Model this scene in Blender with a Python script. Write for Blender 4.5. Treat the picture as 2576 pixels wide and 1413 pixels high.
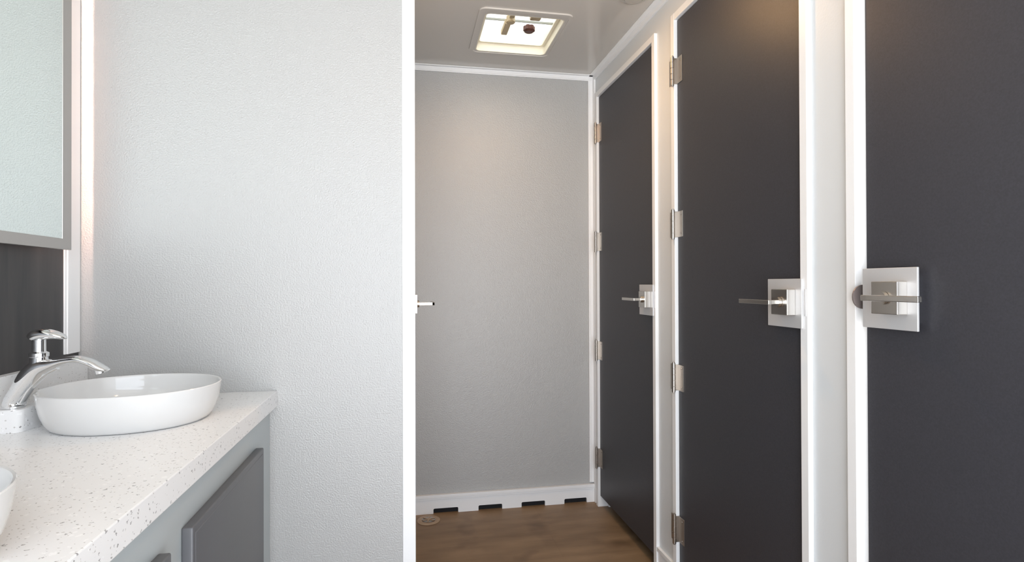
import bpy, bmesh, math
from mathutils import Vector, Matrix

S = bpy.context.scene
C = S.collection
for o in list(bpy.data.objects):
    bpy.data.objects.remove(o)

# ------------------------------------------------------------------ camera
H = 1.072                                   # eye height above the floor (m)
yaw, pitch, roll = math.radians(10.46), math.radians(.33), math.radians(.18)
F = Vector((math.sin(yaw)*math.cos(pitch), math.cos(yaw)*math.cos(pitch), math.sin(pitch)))
R0 = Vector((math.cos(yaw), -math.sin(yaw), 0)); U0 = R0.cross(F)
Rv = R0*math.cos(roll) - U0*math.sin(roll); Uv = U0*math.cos(roll) + R0*math.sin(roll)
cam = bpy.data.cameras.new('camera'); cam.sensor_width = 36; cam.lens = 36*1424/2576
cam.clip_start = .02; cam.clip_end = 60
co = bpy.data.objects.new('camera', cam); C.objects.link(co)
co.matrix_world = Matrix(((Rv.x, Uv.x, -F.x, 0), (Rv.y, Uv.y, -F.y, 0), (Rv.z, Uv.z, -F.z, H), (0, 0, 0, 1)))
S.camera = co

# ------------------------------------------------------------------ light
DAY = 5.35                                  # daylight outside the open entrance
W = bpy.data.worlds.new('daylight'); S.world = W; W.use_nodes = True
nt = W.node_tree; nt.nodes.clear()
wo = nt.nodes.new('ShaderNodeOutputWorld'); bg = nt.nodes.new('ShaderNodeBackground')
tc = nt.nodes.new('ShaderNodeTexCoord'); sx = nt.nodes.new('ShaderNodeSeparateXYZ')
cr = nt.nodes.new('ShaderNodeValToRGB'); mr = nt.nodes.new('ShaderNodeMapRange')
mr.inputs['From Min'].default_value = -1; mr.inputs['From Max'].default_value = 1
nt.links.new(tc.outputs['Generated'], sx.inputs[0]); nt.links.new(sx.outputs['Z'], mr.inputs['Value'])
nt.links.new(mr.outputs[0], cr.inputs[0]); nt.links.new(cr.outputs[0], bg.inputs[0]); nt.links.new(bg.outputs[0], wo.inputs[0])
cr.color_ramp.elements[0].position = .46; cr.color_ramp.elements[0].color = (1.38, 1.40, 1.43, 1)
cr.color_ramp.elements[1].position = .55; cr.color_ramp.elements[1].color = (.80, .87, .96, 1)
bg.inputs[1].default_value = DAY
OX0, OX1, OZ1, BY = -.60, .88, 2.02, -.50    # wide entrance opening in the back wall
pl = bpy.data.lights.new('entrance_portal', 'AREA'); pl.shape = 'RECTANGLE'
pl.size = OX1-OX0; pl.size_y = OZ1; pl.cycles.is_portal = True
po = bpy.data.objects.new('entrance_portal', pl); C.objects.link(po)
po.location = ((OX0+OX1)/2, BY-.03, OZ1/2); po.rotation_euler = (math.radians(90), 0, 0)
pl2 = bpy.data.lights.new('roof_vent_portal', 'AREA'); pl2.shape = 'SQUARE'; pl2.size = .5; pl2.cycles.is_portal = True
po2 = bpy.data.objects.new('roof_vent_portal', pl2); C.objects.link(po2)
po2.location = (.45, 2.305, 2.32)

vs = S.view_settings
vs.view_transform = 'Standard'; vs.look = 'None'; vs.gamma = 1; vs.use_curve_mapping = False
vs.exposure = 0.0
S.cycles.max_bounces = 14; S.cycles.diffuse_bounces = 8; S.cycles.glossy_bounces = 5
S.cycles.sample_clamp_indirect = 6

# ------------------------------------------------------------------ materials
def mat(name, col, rough=.5, metal=0, spec=.5, bump=None, emit=None, coat=0, trans=0):
    m = bpy.data.materials.new(name); m.use_nodes = True
    n = m.node_tree; b = n.nodes['Principled BSDF']
    b.inputs['Base Color'].default_value = (*col, 1); b.inputs['Roughness'].default_value = rough
    b.inputs['Metallic'].default_value = metal; b.inputs['Specular IOR Level'].default_value = spec
    b.inputs['Coat Weight'].default_value = coat
    if emit:
        b.inputs['Emission Color'].default_value = (*emit[0], 1); b.inputs['Emission Strength'].default_value = emit[1]
    if bump:                                 # (scale, strength, distance)
        t = n.nodes.new('ShaderNodeTexCoord'); z = n.nodes.new('ShaderNodeTexNoise'); bp = n.nodes.new('ShaderNodeBump')
        z.inputs['Scale'].default_value = bump[0]; z.inputs['Detail'].default_value = 3
        bp.inputs['Strength'].default_value = bump[1]; bp.inputs['Distance'].default_value = bump[2]
        n.links.new(t.outputs['Object'], z.inputs['Vector']); n.links.new(z.outputs['Fac'], bp.inputs['Height'])
        n.links.new(bp.outputs[0], b.inputs['Normal'])
    return m
def colnoise(m, c1, c2, scale, lo=.4, hi=.6, mapping=(1, 1, 1), detail=4):
    n = m.node_tree; b = n.nodes['Principled BSDF']
    t = n.nodes.new('ShaderNodeTexCoord'); mp = n.nodes.new('ShaderNodeMapping'); z = n.nodes.new('ShaderNodeTexNoise'); r = n.nodes.new('ShaderNodeValToRGB')
    mp.inputs['Scale'].default_value = mapping; z.inputs['Scale'].default_value = scale; z.inputs['Detail'].default_value = detail
    r.color_ramp.elements[0].position = lo; r.color_ramp.elements[0].color = (*c1, 1)
    r.color_ramp.elements[1].position = hi; r.color_ramp.elements[1].color = (*c2, 1)
    n.links.new(t.outputs['Object'], mp.inputs[0]); n.links.new(mp.outputs[0], z.inputs['Vector'])
    n.links.new(z.outputs['Fac'], r.inputs[0]); n.links.new(r.outputs[0], b.inputs['Base Color'])
    return r

M = {}
M['panel'] = mat('pebbled_grey_panel', (.44, .44, .433), .27, spec=.7, bump=(240, .8, .0018))
M['panel2'] = mat('plain_grey_panel', (.71, .735, .75), .42, bump=(190, .2, .001))
M['ceil'] = mat('glossy_ceiling_panel', (.62, .59, .55), .16, spec=.5)
M['white'] = mat('white_pvc_trim', (.90, .905, .91), .32)
M['door'] = mat('charcoal_laminate', (.052, .050, .054), .42, spec=.4, bump=(900, .25, .0004))
colnoise(M['door'], (.036, .036, .043), (.046, .046, .055), 300, .3, .7)
M['cabdoor'] = mat('dark_grey_cabinet_vinyl', (.105, .107, .116), .38)
M['cabinet'] = mat('light_grey_cabinet_vinyl', (.46, .50, .51), .35)
M['darkwall'] = mat('charcoal_wood_panel', (.05, .05, .05), .42)
colnoise(M['darkwall'], (.028, .028, .030), (.062, .056, .056), 9, .3, .72, (3, 3, .35))
M['floor'] = mat('brown_vinyl_plank', (.2, .14, .09), .5, bump=(60, .1, .001))
M['steel'] = mat('brushed_steel', (.74, .74, .75), .5, .6)
M['nickel'] = mat('satin_nickel', (.60, .575, .54), .26, 1)
M['hinge'] = mat('hinge_nickel', (.46, .42, .38), .34, 1)
M['lip'] = mat('dark_bronze_nickel', (.34, .29, .28), .42, .6)
M['bar'] = mat('grey_bar_plastic', (.30, .31, .28), .5)
M['tan'] = mat('tan_plastic', (.50, .40, .26), .5)
M['chrome'] = mat('polished_chrome', (.86, .87, .88), .05, 1)
M['mirror'] = mat('mirror_glass', (.86, .93, .91), .015, 1)
M['frame'] = mat('mirror_border_metal', (.50, .48, .46), .38, .85)
M['ceramic'] = mat('white_glazed_ceramic', (.74, .74, .735), .08, coat=.3)
M['black'] = mat('notch_shade_black', (.006, .006, .008), .8)
M['led'] = mat('warm_led_strip', (.9, .8, .7), .5, emit=((1.0, .64, .50), 190))
M['lamp'] = mat('warm_lamp_lens', (.9, .85, .75), .4, emit=((1.0, .64, .32), 130))
M['lamp2'] = mat('warm_lamp_lens_bright', (.9, .85, .75), .4, emit=((1.0, .58, .25), 400))
M['lampoff'] = mat('round_fixture_lens', (.55, .52, .48), .35)
M['cream'] = mat('cream_plastic', (.86, .80, .66), .4)
M['brass'] = mat('drain_plastic', (.42, .30, .20), .45)
M['knob'] = mat('dark_brown_plastic', (.10, .03, .02), .4)
M['screw'] = mat('screw_steel', (.35, .33, .31), .3, 1)
# roof lid: milky translucent plastic
m = bpy.data.materials.new('milky_roof_lid'); m.use_nodes = True; n = m.node_tree; n.nodes.clear()
o_ = n.nodes.new('ShaderNodeOutputMaterial'); tr = n.nodes.new('ShaderNodeBsdfTranslucent'); df = n.nodes.new('ShaderNodeBsdfDiffuse'); mx = n.nodes.new('ShaderNodeMixShader')
tr.inputs[0].default_value = (.95, .93, .88, 1); df.inputs[0].default_value = (.9, .9, .88, 1); mx.inputs[0].default_value = .25
n.links.new(tr.outputs[0], mx.inputs[1]); n.links.new(df.outputs[0], mx.inputs[2]); n.links.new(mx.outputs[0], o_.inputs[0])
M['lid'] = m
# quartz: white ground with scattered grey chips
m = mat('speckled_white_quartz', (.8, .8, .8), .28); n = m.node_tree; b = n.nodes['Principled BSDF']
t = n.nodes.new('ShaderNodeTexCoord'); out = None
def chips(scale, radius, col, prev, mapping):
    mp = n.nodes.new('ShaderNodeMapping'); mp.inputs['Scale'].default_value = mapping
    nz = n.nodes.new('ShaderNodeTexNoise'); nz.inputs['Scale'].default_value = scale*2.3; nz.inputs['Detail'].default_value = 2
    vm = n.nodes.new('ShaderNodeVectorMath'); vm.operation = 'MULTIPLY_ADD'; vm.inputs[1].default_value = (.9/scale,)*3
    v = n.nodes.new('ShaderNodeTexVoronoi'); v.inputs['Scale'].default_value = scale
    n.links.new(t.outputs['Object'], mp.inputs[0]); n.links.new(mp.outputs[0], nz.inputs['Vector'])
    n.links.new(nz.outputs['Color'], vm.inputs[0]); n.links.new(mp.outputs[0], vm.inputs[2]); n.links.new(vm.outputs[0], v.inputs['Vector'])
    lt = n.nodes.new('ShaderNodeMath'); lt.operation = 'LESS_THAN'; lt.inputs[1].default_value = radius
    n.links.new(v.outputs['Distance'], lt.inputs[0])
    sp = n.nodes.new('ShaderNodeSeparateColor'); n.links.new(v.outputs['Color'], sp.inputs[0])
    g = n.nodes.new('ShaderNodeMath'); g.operation = 'GREATER_THAN'; g.inputs[1].default_value = .45; n.links.new(sp.outputs[0], g.inputs[0])
    mu = n.nodes.new('ShaderNodeMath'); mu.operation = 'MULTIPLY'; n.links.new(lt.outputs[0], mu.inputs[0]); n.links.new(g.outputs[0], mu.inputs[1])
    mx = n.nodes.new('ShaderNodeMix'); mx.data_type = 'RGBA'; mx.inputs[7].default_value = (*col, 1)
    if prev is None: mx.inputs[6].default_value = (.85, .85, .85, 1)
    else: n.links.new(prev, mx.inputs[6])
    n.links.new(mu.outputs[0], mx.inputs[0]); return mx.outputs[2]
out = chips(95, .17, (.34, .33, .33), out, (1, 1, 1))
out = chips(160, .20, (.52, .50, .48), out, (1, 1, 1))
out = chips(70, .22, (.92, .92, .92), out, (1, 1, 1))
n.links.new(out, b.inputs['Base Color']); M['quartz'] = m
# floor planks along X
m = M['floor']; n = m.node_tree; b = n.nodes['Principled BSDF']
r1 = colnoise(m, (.215, .135, .072), (.345, .225, .128), 3.2, .3, .72, (1.2, 4.5, 1), 6)
t = n.nodes.new('ShaderNodeTexCoord'); bk = n.nodes.new('ShaderNodeTexBrick')
bk.inputs['Scale'].default_value = 1; bk.inputs['Brick Width'].default_value = 1.2; bk.inputs['Row Height'].default_value = .18
bk.inputs['Mortar Size'].default_value = .0012; bk.inputs['Color1'].default_value = (1, 1, 1, 1); bk.inputs['Color2'].default_value = (.93, .92, .91, 1); bk.inputs['Mortar'].default_value = (.88, .87, .86, 1)
z2 = n.nodes.new('ShaderNodeTexNoise'); z2.inputs['Scale'].default_value = 6; rr = n.nodes.new('ShaderNodeValToRGB')
rr.color_ramp.elements[0].position = .25; rr.color_ramp.elements[0].color = (.62, .58, .55, 1); rr.color_ramp.elements[1].position = .42; rr.color_ramp.elements[1].color = (1, 1, 1, 1)
n.links.new(t.outputs['Object'], z2.inputs['Vector']); n.links.new(z2.outputs['Fac'], rr.inputs[0])
n.links.new(t.outputs['Object'], bk.inputs['Vector'])
def mul(a, c):
    x = n.nodes.new('ShaderNodeMix'); x.data_type = 'RGBA'; x.blend_type = 'MULTIPLY'; x.inputs[0].default_value = 1
    n.links.new(a, x.inputs[6]); n.links.new(c, x.inputs[7]); return x.outputs[2]
n.links.new(mul(mul(r1.outputs[0], bk.outputs['Color']), rr.outputs[0]), b.inputs['Base Color'])

# ------------------------------------------------------------------ mesh helpers
def BM(): return bmesh.new()
def box(bm, x0, x1, y0, y1, z0, z1, bev=0, seg=2):
    t = bmesh.new(); bmesh.ops.create_cube(t, size=1)
    for v in t.verts:
        v.co = Vector((x0+(v.co.x+.5)*(x1-x0), y0+(v.co.y+.5)*(y1-y0), z0+(v.co.z+.5)*(z1-z0)))
    if bev: bmesh.ops.bevel(t, geom=t.edges[:], offset=bev, segments=seg, profile=.5, affect='EDGES')
    merge(bm, t); return bm
def merge(bm, t):
    me = bpy.data.meshes.new('tmp'); t.to_mesh(me); t.free(); bm.from_mesh(me); bpy.data.meshes.remove(me)
def cyl(bm, p, axis, r, length, seg=32, r2=None, bev=0):
    t = bmesh.new(); bmesh.ops.create_cone(t, cap_ends=True, segments=seg, radius1=r, radius2=r if r2 is None else r2, depth=length)
    if bev: bmesh.ops.bevel(t, geom=[e for e in t.edges if len(e.link_faces) == 2 and e.calc_face_angle() > .9], offset=bev, segments=2, affect='EDGES')
    q = Vector((0, 0, 1)).rotation_difference(Vector(axis)).to_matrix().to_4x4()
    bmesh.ops.transform(t, matrix=Matrix.Translation(p) @ q, verts=t.verts[:]); merge(bm, t); return bm
def lathe(bm, prof, c=(0, 0, 0), seg=64, sx=1, sy=1, n=2.0):
    """prof: list of (r, z) ; superellipse cross-section"""
    rings = []
    for r, z in prof:
        ring = []
        for i in range(seg):
            a = 2*math.pi*i/seg; cs, sn = math.cos(a), math.sin(a)
            ring.append(bm.verts.new((c[0]+sx*r*math.copysign(abs(cs)**(2/n), cs), c[1]+sy*r*math.copysign(abs(sn)**(2/n), sn), c[2]+z)))
        rings.append(ring)
    for a, b in zip(rings, rings[1:]):
        for i in range(seg):
            j = (i+1) % seg; bm.faces.new((a[i], a[j], b[j], b[i]))
    bm.faces.new(list(reversed(rings[0]))); bm.faces.new(rings[-1]); return bm
def catmull(P, k=8):
    out = []
    Q = [P[0]]+list(P)+[P[-1]]
    for i in range(1, len(Q)-2):
        p0, p1, p2, p3 = [Vector(q) for q in Q[i-1:i+3]]
        for s in range(k):
            t = s/k
            out.append(.5*((2*p1)+(-p0+p2)*t+(2*p0-5*p1+4*p2-p3)*t*t+(-p0+3*p1-3*p2+p3)*t**3))
    out.append(Vector(Q[-2])); return out
def loft_xz(bm, pts, y, seg=28):
    """pts: (x, z, half thickness in plane, half width across)"""
    P = catmull([Vector(p) for p in pts], 8); rings = []
    for i, p in enumerate(P):
        a = P[max(i-1, 0)]; b = P[min(i+1, len(P)-1)]
        tx, tz = b[0]-a[0], b[1]-a[1]; l = math.hypot(tx, tz) or 1; nx, nz = -tz/l, tx/l
        ring = []
        for k in range(seg):
            th = 2*math.pi*k/seg; u, w = math.cos(th)*max(p[2], 1e-4), math.sin(th)*max(p[3], 1e-4)
            ring.append(bm.verts.new((p[0]+nx*u, y+w, p[1]+nz*u)))
        rings.append(ring)
    for a, b in zip(rings, rings[1:]):
        for k in range(seg):
            j = (k+1) % seg; bm.faces.new((a[k], a[j], b[j], b[k]))
    bm.faces.new(rings[0]); bm.faces.new(rings[-1]); return bm
def prism(bm, poly, z0, z1):
    """poly in (x,y), extruded in z"""
    t = bmesh.new(); f = t.faces.new([t.verts.new((x, y, z0)) for x, y in poly])
    g = bmesh.ops.extrude_face_region(t, geom=[f]); bmesh.ops.translate(t, vec=(0, 0, z1-z0), verts=[v for v in g['geom'] if isinstance(v, bmesh.types.BMVert)])
    merge(bm, t); return bm
def rrect(x0, x1, y0, y1, r, k=6):
    out = []
    for cx, cy, a0 in ((x1-r, y1-r, 0), (x0+r, y1-r, 90), (x0+r, y0+r, 180), (x1-r, y0+r, 270)):
        for i in range(k+1):
            a = math.radians(a0+90*i/k); out.append((cx+r*math.cos(a), cy+r*math.sin(a)))
    return out
def ringplate(bm, outer, inner, z0, z1):
    """plate between two loops with the same number of points"""
    n_ = len(outer); L = [[bm.verts.new((x, y, z)) for x, y in lp] for lp, z in ((outer, z0), (inner, z0), (inner, z1), (outer, z1))]
    for a, b in ((0, 1), (1, 2), (2, 3), (3, 0)):
        for i in range(n_):
            j = (i+1) % n_; bm.faces.new((L[a][i], L[a][j], L[b][j], L[b][i]))
    return bm
def obj(name, bm, m, parent=None, smooth=False, label=None):
    bmesh.ops.recalc_face_normals(bm, faces=bm.faces[:])
    me = bpy.data.meshes.new(name); bm.to_mesh(me); bm.free()
    o = bpy.data.objects.new(name, me); C.objects.link(o); me.materials.append(m if not isinstance(m, str) else M[m])
    if smooth:
        for p in me.polygons: p.use_smooth = True
        me.set_sharp_from_angle(angle=math.radians(38))
    if parent:
        o.parent = parent; o.location = -Vector(parent.get('_at', (0, 0, 0))) if parent.type == 'EMPTY' else (0, 0, 0)
    if label: o['label'] = label
    return o
def empty(name, loc):
    o = bpy.data.objects.new(name, None); C.objects.link(o); o.location = loc; o['_at'] = tuple(loc); o.empty_display_size = .05; return o
def thing(o, label, cat, group=None):
    o['label'] = label; o['category'] = cat
    if group: o['group'] = group
    return o
def struct(o, label=None):
    o['kind'] = 'structure'
    if label: o['label'] = label
    return o
def simple(name, m, *boxes, bev=0):
    bm = BM()
    for b_ in boxes: box(bm, *b_, bev=bev)
    return obj(name, bm, m)

# ------------------------------------------------------------------ shell
XW, YF, ZC, XL, YP = .912, 2.69, 2.103, -.825, 1.6206
XS = 1.85                                   # outer side of the stalls
VX0, VX1, VY0, VY1 = .290, .611, 2.118, 2.475   # roof vent hole
struct(simple('floor', 'floor', (XL-.05, XS, BY, YF+.05, -.04, 0)), 'brown wood-look vinyl floor')
bm = BM()
box(bm, XL-.05, VX0, BY, YF+.05, ZC, ZC+.05); box(bm, VX1, XS, BY, YF+.05, ZC, ZC+.05)
box(bm, VX0, VX1, BY, VY0, ZC, ZC+.05); box(bm, VX0, VX1, VY1, YF+.05, ZC, ZC+.05)
struct(obj('ceiling', bm, 'ceil'), 'glossy grey ceiling panel')
struct(simple('wall_far', 'panel', (-.2, XS, YF, YF+.05, 0, ZC)), 'grey pebbled far wall')
struct(simple('wall_outer', 'panel2', (XS, XS+.04, BY, YF+.05, -.04, ZC+.05)))
# left wall: charcoal panel behind the mirror and vanity
struct(simple('wall_left', 'darkwall', (XL-.04, XL, BY, YP, 0, ZC)), 'charcoal wood-look wall behind the vanity')
struct(simple('wall_rear', 'panel2', (XL-.04, OX0, BY-.04, BY, 0, ZC), (OX1, XS, BY-.04, BY, 0, ZC), (OX0, OX1, BY-.04, BY, OZ1, ZC)))
struct(simple('wall_partition', 'panel', (XL-.04, -.004, YP, YP+.04, 0, ZC)), 'light grey pebbled partition panel')
# wall with the hidden side door beyond the partition
XD = .014
struct(simple('wall_side', 'panel2', (XD-.04, XD, YP+.04, 1.86, 0, ZC), (XD-.04, XD, 2.62, YF, 0, ZC), (XD-.04, XD, 1.86, 2.62, 1.98, ZC)))
# right wall with three stall doors
doors = [  # name, leaf y0, y1, hinge side (+1 = far end), plate y centre, plate z centre, lever z
    ('door_1', 1.985, 2.611, 1, 2.0335, 1.0110, 1.0135),
    ('door_2', 1.1757, 1.8035, 1, 1.2275, 1.0250, 1.0275),
    ('door_3', .384, 1.0105, -1, .9247, 1.0428, 1.0445)]
DT = 1.976
segs = [(BY, .372), (1.0225, 1.1637), (1.8155, 1.973), (2.623, YF)]
struct(simple('wall_right', 'panel2', *[(XW, XW+.038, a, b, 0, ZC) for a, b in segs], *[(XW, XW+.038, d[1]-.012, d[2]+.012, DT+.012, ZC) for d in doors]), 'light grey wall between the stall doors')
# stall dividers
for y in (.30, 1.09, 1.893):
    struct(simple('wall_divider', 'panel2', (XW+.038, XS, y-.015, y+.015, 0, ZC)))

# ------------------------------------------------------------------ doors
TF, TB, TWD = .900, .950, .0245             # trim front, back, width
def screw(parent, x, y, z, ax=(-1, 0, 0), r=.0032):
    return obj('screw', cyl(BM(), (x, y, z), ax, r, .0022, 12, r2=r*.6), 'screw', parent, True)
def make_hinge(d, yh, z, s):
    """s=+1: leaf on the door runs towards -Y"""
    hg = obj('hinge', (lambda bm: (
        box(bm, TF-.0022, TF+.0006, min(yh+s*.004, yh+s*.030), max(yh+s*.004, yh+s*.030), z-.044, z+.044, .0006, 1),
        box(bm, .9085, .9115, min(yh-s*.002, yh-s*.040), max(yh-s*.002, yh-s*.040), z-.044, z+.044, .0006, 1),
        box(bm, TF-.004, .9100, min(yh-s*.001, yh-s*.0035), max(yh-s*.001, yh-s*.0035), z-.044, z+.044), bm)[-1])(BM()), 'hinge', d, label='satin nickel butt hinge')
    bm = BM()
    for k in range(5):
        cyl(bm, (TF-.006, yh, z-.040+k*.020), (0, 0, 1), .0062, .0192, 20, bev=.0008)
    cyl(bm, (TF-.006, yh, z), (0, 0, 1), .0035, .106, 12)
    obj('knuckle', bm, 'hinge', hg, True)
    for dz in (-.032, .032):
        screw(hg, .908, yh-s*.028, z+dz); screw(hg, TF-.003, yh+s*.020, z+dz*.6)
def make_handle(d, y, z, zl, s, plate=True):
    """lever on a wall facing -X; arm runs towards s*Y"""
    hd = obj('door_handle', box(box(BM(), .8952, .8997, y-.0620, y+.0620, z-.0580, z+.0580, .0010), .8997, .9112, y-.045, y+.045, z-.045, z+.045) if plate else box(BM(), .9085, .911, y-.03, y+.03, z-.03, z+.03), 'steel', d, label='square brushed steel backplate with lever handle')
    y -= .012
    obj('rosette', box(BM(), .873, .8953, y-.0295, y+.0295, zl-.0305, zl+.0305, .0012), 'nickel', hd)
    obj('neck_collar', cyl(BM(), (.8695, y, zl), (1, 0, 0), .0125, .007, 32, bev=.001), 'nickel', hd, True)
    bm = BM()
    box(bm, .836, .884, y-.007, y+.007, zl-.0052, zl+.0052, .0012)
    y1 = y+s*.108; box(bm, .8355, .8445, min(y-s*.014, y1), max(y-s*.014, y1), zl-.0054, zl+.0054, .0012)
    obj('lever', bm, 'nickel', hd)
    return hd
for i, (nm, y0, y1, s, yp, zp, zl) in enumerate(doors):
    yh = y1 if s > 0 else y0; yl = y0 if s > 0 else y1
    d = empty(nm, (.93, (y0+y1)/2, 0)); struct(d, ['charcoal stall door farthest away, next to the far wall', 'charcoal stall door in the middle with lever on its near edge', 'charcoal stall door nearest, cut off by the right edge'][i])
    lf0, lf1 = y0+.0015, y1-.0015
    if s > 0: lf0 = y0+.0035
    else: lf1 = y1-.0165
    obj('door_leaf', box(BM(), .9115, .945, lf0, lf1, .053, DT-.0015, .0008, 1), 'door', d, label='charcoal laminate leaf')
    bm = BM()
    for a, b in ((y0-TWD, y0), (y1, y1+TWD)): box(bm, TF, TB, a, b, 0, DT+TWD, .0012)
    box(bm, TF+.0004, TB-.001, y0-.001, y1+.001, DT, DT+TWD-.0002, .0012)
    if s < 0: box(bm, .9135, TB, y1-.0160, y1, 0, DT)
    # stop behind the leaf
    box(bm, .9501, .970, y0-.02, y0+.012, 0, DT); box(bm, .9501, .970, y1-.012, y1+.02, 0, DT)
    obj('door_frame', bm, 'white', d, label='white stepped trim')
    for z in (1.800, 1.275, .752, .236): make_hinge(d, yh-s*.003 + (.004 if s > 0 else -.004), z, s)
    make_handle(d, yp, zp, zl, s)
    # strike lip curling over the trim
    ys = yl; bm = BM(); prof = []
    for k in range(13):
        a = math.pi*k/12; prof.append((math.sin(a)*.0125, math.cos(a)*.0245))
    t = bmesh.new()
    sy = -1 if s > 0 else 1
    # D-shaped lip standing out of the frame edge
    a_, b_ = ys-.0085, ys-.0115
    lip = [(TF-.010 if 0 else 0, 0)]
    vv = [(TF+.008-p[0]*1.9, p[1]) for p in prof]
    f = t.faces.new([t.verts.new((x, a_, zl+z)) for x, z in vv]); g = bmesh.ops.extrude_face_region(t, geom=[f])
    bmesh.ops.translate(t, vec=(0, b_-a_, 0), verts=[v for v in g['geom'] if isinstance(v, bmesh.types.BMVert)])
    merge(bm, t)
    if s < 0: obj('strike_lip', bm, 'lip', d, label='rounded dark nickel strike lip')
    else:
        bm.free(); obj('strike_lip', box(BM(), TF-.0014, TF+.001, ys-.020, ys-.0145, zl-.031, zl+.031, .0006), 'steel', d)
# side door behind the partition (only its lever shows): same lever, mirrored to face +X
d = empty('door_4', (XD, 2.24, 0)); struct(d, 'side door behind the partition, only its lever in view')
obj('door_leaf', box(BM(), XD-.035, XD-.001, 1.885, 2.595, .01, 1.955), 'door', d)
bm = BM()
for a, b in ((1.86, 1.885), (2.595, 2.62)): box(bm, XD-.045, XD+.006, a, b, 0, 1.98)
box(bm, XD-.045, XD+.006, 1.86, 2.62, 1.955, 1.98)
obj('door_frame', bm, 'white', d)
yq, zq = 2.02, 1.004
hd = obj('door_handle', box(BM(), XD-.001, XD+.004, yq-.045, yq+.045, zq-.045, zq+.045, .001), 'steel', d)
obj('rosette', box(BM(), XD+.004, XD+.020, yq-.030, yq+.030, zq-.033, zq+.033, .0012), 'nickel', hd)
obj('neck_collar', cyl(BM(), (XD+.023, yq, zq), (1, 0, 0), .0125, .007, 32), 'nickel', hd, True)
bm = BM(); box(bm, XD+.022, XD+.080, yq-.007, yq+.007, zq-.0055, zq+.0055, .0012); box(bm, XD+.071, XD+.080, yq-.007, yq+.13, zq-.0055, zq+.0055, .0012)
obj('lever', bm, 'nickel', hd, label='satin nickel lever')

# ------------------------------------------------------------------ trim and baseboards
def L(o, lab='white strip on top of the partition'): return struct(o, lab)
L(simple('trim_1', 'white', (-.0144, .0215, YP-.004, YP+.044, 0, ZC), bev=.002), 'white edge cap of the partition')
L(simple('trim_2', 'white', (XL, XL+.004, YP-.066, YP, .904, ZC), (XL, XL+.0065, YP-.058, YP-.006, .904, ZC), bev=.001), 'white corner strip beside the mirror')
L(simple('trim_3', 'white', (XD, XW, YF-.008, YF, ZC-.026, ZC), (XD, XW, YF-.026, YF-.008, ZC-.004, ZC), (XD, XW, YF-.011, YF, ZC-.022, ZC-.006), bev=.0012), 'white strip between far wall and ceiling')
L(simple('trim_4', 'white', (XW-.008, XW, BY+.01, YF, ZC-.026, ZC), (XW-.028, XW-.008, BY+.01, YF, ZC-.004, ZC), bev=.0012), 'white strip between right wall and ceiling')
L(simple('trim_5', 'white', (XW-.030, XW, YF-.008, YF, .095, ZC-.024), (XW-.009, XW, YF-.032, YF-.008, .0, ZC-.024), (XW-.024, XW-.004, YF-.011, YF, .095, ZC-.024), bev=.0012), 'white corner strip at the far right')
L(simple('trim_6', 'white', (XL, -.0144, YP-.008, YP, ZC-.026, ZC), (XL, -.0144, YP-.026, YP, ZC-.004, ZC), bev=.001))
# far baseboard with four low notches
slots = [(.1171, .1720*1.0), (.3291, .4430), (.5375, .6534), (.7507, .8642)]
slots = [(.1171, .2330), (.3291, .4430), (.5375, .6534), (.7507, .8642)]
poly = [(XD, 0)]
for a, b in slots:
    poly += [(a, 0), (a, .020), (a+.004, .024), (b-.004, .024), (b, .020), (b, 0)]
poly += [(XW-.006, 0), (XW-.006, .066), (XD, .066)]
t = bmesh.new(); y0 = 2.676
f = t.faces.new([t.verts.new((x, y0, z)) for x, z in poly]); g = bmesh.ops.extrude_face_region(t, geom=[f])
bmesh.ops.translate(t, vec=(0, YF-.002-y0, 0), verts=[v for v in g['geom'] if isinstance(v, bmesh.types.BMVert)])
bmesh.ops.triangulate(t, faces=[f_ for f_ in t.faces if len(f_.verts) > 4])
box(t, XD, XW-.004, 2.671, YF-.001, .066, .0745, .001); box(t, XD, XW-.004, 2.668, YF-.001, .0745, .089, .0015)
bb = L(obj('baseboard_far', t, 'white'), 'white far baseboard with four low notches')
obj('notch_shade', box(BM(), XD, XW-.02, YF-.0021, YF+.001, .0005, .03), 'black', bb, label='black strip standing in for the shade inside the notches')  # flat black strip behind the notches; its colour stands in for deep shade
L(simple('baseboard_right', 'white', *[q for a, b in ((BY, .384-TWD), (1.0105+TWD, 1.1757-TWD), (1.8035+TWD, 1.985-TWD)) for q in ((XW-.006, XW, a, b, 0, .088), (XW-.011, XW, a, b, .088, .104))], bev=.001), 'white baseboard on the right wall')

# ------------------------------------------------------------------ vanity
ZT = .787; XF = -.346
van = empty('vanity_cabinet', (-.59, .6, 0))
thing(van, 'light grey vanity cabinet with dark grey doors under the speckled countertop', 'cabinet')
XC = -.3655
obj('carcass', box(box(BM(), XL+.001, XC, -.46, YP-.001, .07, ZT-.042), XL+.06, XC-.05, -.44, YP-.02, 0, .07), 'cabinet', van, label='light grey cabinet body')
for a, b in ((1.012, 1.478), (.46, .926), (-.092, .374)):
    o_ = obj('cabinet_door', box(BM(), XC, XC+.0185, a, b, .10, .674, .003, 3), 'cabdoor', van, True, label='dark grey cabinet door')
    obj('edge_bead', box(box(BM(), XC+.0180, XC+.0192, a+.010, a+.0125, .112, .662, .0005, 1), XC+.0180, XC+.0190, a+.010, b-.012, .6595, .662, .0004, 1), 'cabdoor', o_, True)
ct = empty('countertop', (-.58, .6, ZT-.042))
thing(ct, 'white speckled quartz countertop running along the left wall', 'countertop')
obj('slab', box(BM(), XL+.0005, XF, -.47, YP-.0005, ZT-.042, ZT, .0018), 'quartz', ct)
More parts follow.
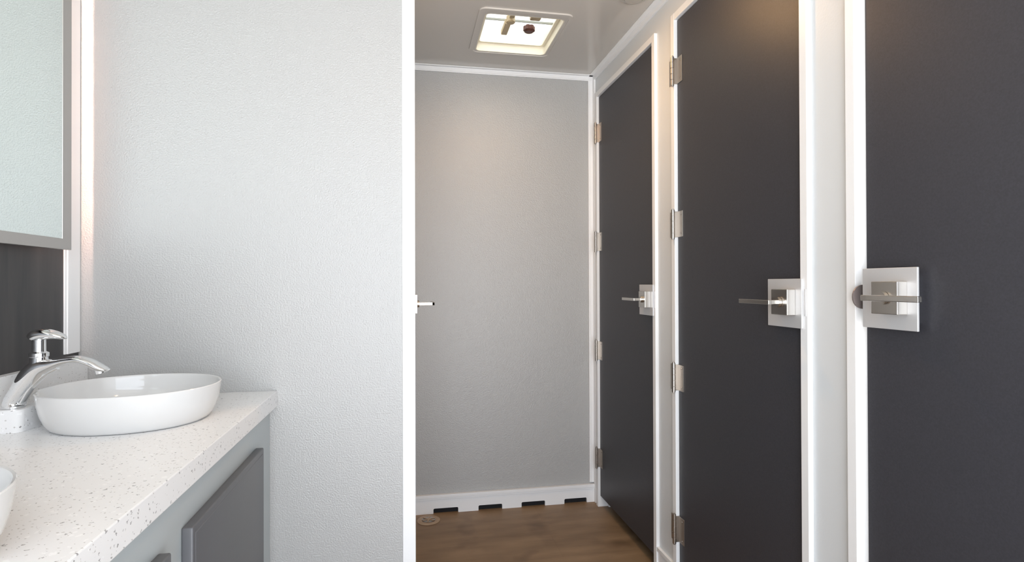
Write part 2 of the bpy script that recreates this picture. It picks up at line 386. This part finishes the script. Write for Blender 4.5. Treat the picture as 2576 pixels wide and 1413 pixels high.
obj('backsplash', box(BM(), XL+.0005, XL+.022, -.47, YP-.0005, ZT+.0002, .8885, .0012), 'quartz', ct)
FY = 1.283
obj('faucet_plinth', prism(BM(), rrect(XL+.0225, -.738, FY-.031, FY+.050, .014), ZT+.0002, ZT+.044), 'quartz', ct, True, label='raised quartz block under the faucet')

def sink(cy):
    a, b, h = .1655, .151, .074
    s_ = empty('sink', (-.5695, cy, ZT))
    th = .006
    def pr(r): return r
    # outside: foot to rim, then the inside back down
    outer = [(.825, .0005), (.855, .0015), (.882, .006), (.912, .014), (.942, .026), (.966, .040), (.984, .056), (.995, .070), (.998, .074)]
    bm = BM(); prof = outer + [(.990, .0755), (.975, .0745), (.965, .071), (.955, .055), (.925, .034), (.84, .019), (.6, .013), (.3, .0115), (.09, .011)]
    lathe(bm, prof, (-.5695, cy, ZT), 128, a, b, 2.1)
    obj('basin', bm, 'ceramic', s_, True)
    obj('drain_ring', cyl(BM(), (-.5695, cy, ZT+.0125), (0, 0, 1), .022, .003, 40, bev=.001), 'chrome', s_, True, label='chrome drain ring')
    return s_
thing(sink(1.325), 'white oval vessel sink beneath the chrome faucet', 'sink', 'vessel sinks on the countertop')
thing(sink(.64), 'white vessel sink cut off by the lower left corner', 'sink', 'vessel sinks on the countertop')

fa = empty('faucet', (-.765, FY, ZT+.044))
thing(fa, 'chrome faucet with arched spout and lever on the raised quartz block', 'faucet')
k = 1.0
bm = BM()
cyl(bm, (-.768, FY, .8335), (0, 0, 1), .0195, .004, 36, bev=.001)
loft_xz(bm, [(-.7690, .8355, .0160, .0175), (-.7685, .845, .0152, .018), (-.7560, .865, .0165, .019), (-.737, .893, .0200, .020), (-.722, .908, .0185, .020), (-.700, .9145, .0120, .018), (-.676, .921, .0078, .016), (-.652, .923, .0075, .0155), (-.632, .916, .0085, .0155), (-.616, .9065, .0080, .015), (-.6035, .9015, .0045, .012), (-.5985, .902, .0008, .007)], FY)
obj('spout', bm, 'chrome', fa, True, label='arched chrome body and spout')
bm = BM()
loft_xz(bm, [(-.752, .838, .004, .012), (-.736, .868, .004, .011), (-.714, .892, .004, .009), (-.690, .907, .003, .006)], FY)
obj('rib', bm, 'chrome', fa, True)
bm = BM(); lathe(bm, [(.017, 0), (.0185, .006), (.018, .012), (.0150, .022), (.0150, .030), (.0165, .031), (.0165, .038), (.0115, .041), (.0112, .064), (.008, .066)], (-.7235, FY, .900), 40)
obj('cartridge_neck', bm, 'chrome', fa, True)
bm = BM()
loft_xz(bm, [(-.7405, .968, .0010, .004), (-.738, .970, .0075, .011), (-.728, .9735, .0115, .0155), (-.712, .9755, .0108, .0165), (-.695, .9735, .0080, .0150), (-.681, .9690, .0050, .011), (-.6755, .966, .0010, .004)], FY)
obj('lever_handle', bm, 'chrome', fa, True)
obj('aerator', cyl(BM(), (-.6145, FY, .8975), (.25, 0, -1), .0085, .008, 24), 'chrome', fa, True)

# ------------------------------------------------------------------ back-lit mirror
mi = empty('wall_mirror', (-.80, .85, 1.1715))
thing(mi, 'rectangular mirror with grey border and glowing edge above the sinks', 'mirror')
MX, my0, my1, mz0, mz1 = -.790, .16, 1.5221, 1.157, 2.02
obj('mirror_glass', box(BM(), MX-.008, MX-.0012, my0+.03, my1-.034, mz0+.024, mz1-.024), 'mirror', mi, label='pale reflecting glass')
bm = BM()
box(bm, MX-.010, MX, my0, my1, mz0, mz0+.025, .0008); box(bm, MX-.010, MX, my0, my1, mz1-.025, mz1, .0008)
box(bm, MX-.010, MX, my1-.035, my1, mz0+.024, mz1-.024, .0008); box(bm, MX-.010, MX, my0, my0+.035, mz0+.024, mz1-.024, .0008)
obj('border', bm, 'frame', mi, label='flat grey metal border')
obj('back_box', box(BM(), XL, MX-.0101, my0+.09, my1-.09, mz0+.07, mz1-.07), 'white', mi)
obj('light_strip', box(BM(), MX-.019, MX-.0145, my1-.0895, my1-.084, mz0+.06, mz1-.06), 'led', mi, label='warm glowing light strip')

# ------------------------------------------------------------------ ceiling things
def puck(x, y, on, lab, lens='lamp'):
    p = empty('ceiling_lamp', (x, y, ZC)); thing(p, lab, 'lamp')
    bm = BM(); lathe(bm, [(.030, 0), (.052, 0), (.052, -.003), (.046, -.0085), (.036, -.0105), (.036, -.006), (.030, -.006)], (x, y, ZC), 48)
    obj('bezel', bm, 'white' if on else 'lampoff', p, True)
    bm = BM(); lathe(bm, [(.036, -.006), (.034, -.0105), (.02, -.0125), (.002, -.013)], (x, y, ZC), 40)
    obj('lens', bm, lens if on else 'lampoff', p, True)
puck(.43, 1.83, True, 'warm round ceiling lamp glowing just above the frame before the roof vent', 'lamp2')
puck(.10, .55, True, 'warm round ceiling lamp overhead above the sinks and near stall')
puck(.80, 1.908, False, 'round unlit ceiling fixture near the right wall')

rv = empty('roof_vent', (.45, 2.305, ZC)); thing(rv, 'square open roof vent glowing with daylight in the grey ceiling', 'vent')
bm = BM(); O = rrect(VX0-.024, VX1+.022, VY0-.038, VY1+.012, .03); I = rrect(VX0+.003, VX1-.003, VY0+.003, VY1-.003, .022)
ringplate(bm, O, rrect(VX0-.008, VX1+.008, VY0-.020, VY1+.004, .026), ZC-.006, ZC+.0)
ringplate(bm, rrect(VX0-.008, VX1+.008, VY0-.020, VY1+.004, .026), I, ZC-.003, ZC+.0)
obj('flange', bm, 'ceil', rv, True, label='rounded grey flange')
bm = BM(); ringplate(bm, I, rrect(VX0+.007, VX1-.007, VY0+.007, VY1-.007, .02), ZC-.003, ZC+.10)
ringplate(bm, I, rrect(VX0+.020, VX1-.020, VY0+.020, VY1-.020, .016), ZC+.032, ZC+.040)
obj('garnish', bm, 'cream', rv, True, label='cream inner lining')
bm = BM(); ringplate(bm, rrect(VX0-.01, VX1+.01, VY0-.01, VY1+.01, .03), I, ZC+.05, ZC+.12)
obj('roof_curb', bm, 'white', rv)
bm = BM(); box(bm, VX0-.02, VX1+.02, VY0-.02, VY1+.02, ZC+.12, ZC+.128, .003)
obj('lid', bm, 'lid', rv, label='milky translucent lid lit from outside')
bm = BM()
for y in (VY0+.050, VY0+.185): box(bm, VX0+.006, VX1-.006, y, y+.005, ZC+.060, ZC+.068)
obj('crossbar', bm, 'bar', rv)
bm = BM(); xk = VX0+.115
box(bm, xk, xk+.022, VY0+.06, VY0+.12, ZC+.04, ZC+.062, .004); cyl(bm, (xk+.010, VY0+.140, ZC+.045), (0, 0, 1), .018, .030, 24, bev=.003)
box(bm, xk-.012, xk+.014, VY0+.150, VY0+.255, ZC+.030, ZC+.052, .004)
obj('crank_arm', bm, 'tan', rv, True)
bm = BM(); xk = VX0+.200
box(bm, xk, xk+.045, VY0+.070, VY0+.13, ZC+.04, ZC+.062, .006)
obj('crank_mount', bm, 'tan', rv, True)
bm = BM()
for i in range(6):
    a = i*math.pi/3; cyl(bm, (xk+.012+.014*math.cos(a), VY0+.190+.014*math.sin(a), ZC+.036), (0, 0, 1), .011, .020, 16, bev=.002)
cyl(bm, (xk+.012, VY0+.190, ZC+.034), (0, 0, 1), .019, .024, 24, bev=.002)
obj('crank_knob', bm, 'knob', rv, True, label='dark brown crank knob')
bm = BM(); box(bm, VX0+.008, VX0+.020, VY0+.105, VY0+.125, ZC+.034, ZC+.046, .002)
obj('latch', bm, 'knob', rv)

# ------------------------------------------------------------------ floor drain
dx, dy = .0922, 2.605
dr = empty('floor_drain', (dx, dy, 0)); thing(dr, 'round tan floor drain beside the far baseboard', 'drain')
bm = BM(); lathe(bm, [(.030, .001), (.0515, .0005), (.0515, .003), (.048, .0055), (.034, .0055), (.030, .003)], (dx, dy, 0), 56)
obj('rim', bm, 'brass', dr, True)
bm = BM(); cyl(bm, (dx, dy, .0047), (0, 0, 1), .030, .002, 40)
obj('cup', bm, 'screw', dr, True, label='dark metal strainer')
bm = BM()
for a in (20, 80, 140):
    c_, s_ = math.cos(math.radians(a)), math.sin(math.radians(a)); t = bmesh.new(); box(t, -.030, .030, -.0035, .0035, .0056, .0085, .001)
    bmesh.ops.transform(t, matrix=Matrix.Translation((dx, dy, 0)) @ Matrix.Rotation(math.radians(a), 4, 'Z'), verts=t.verts[:]); merge(bm, t)
cyl(bm, (dx, dy, .008), (0, 0, 1), .009, .004, 24)
obj('grate', bm, 'brass', dr, True)

for o in bpy.data.objects:
    if '_at' in o: del o['_at']
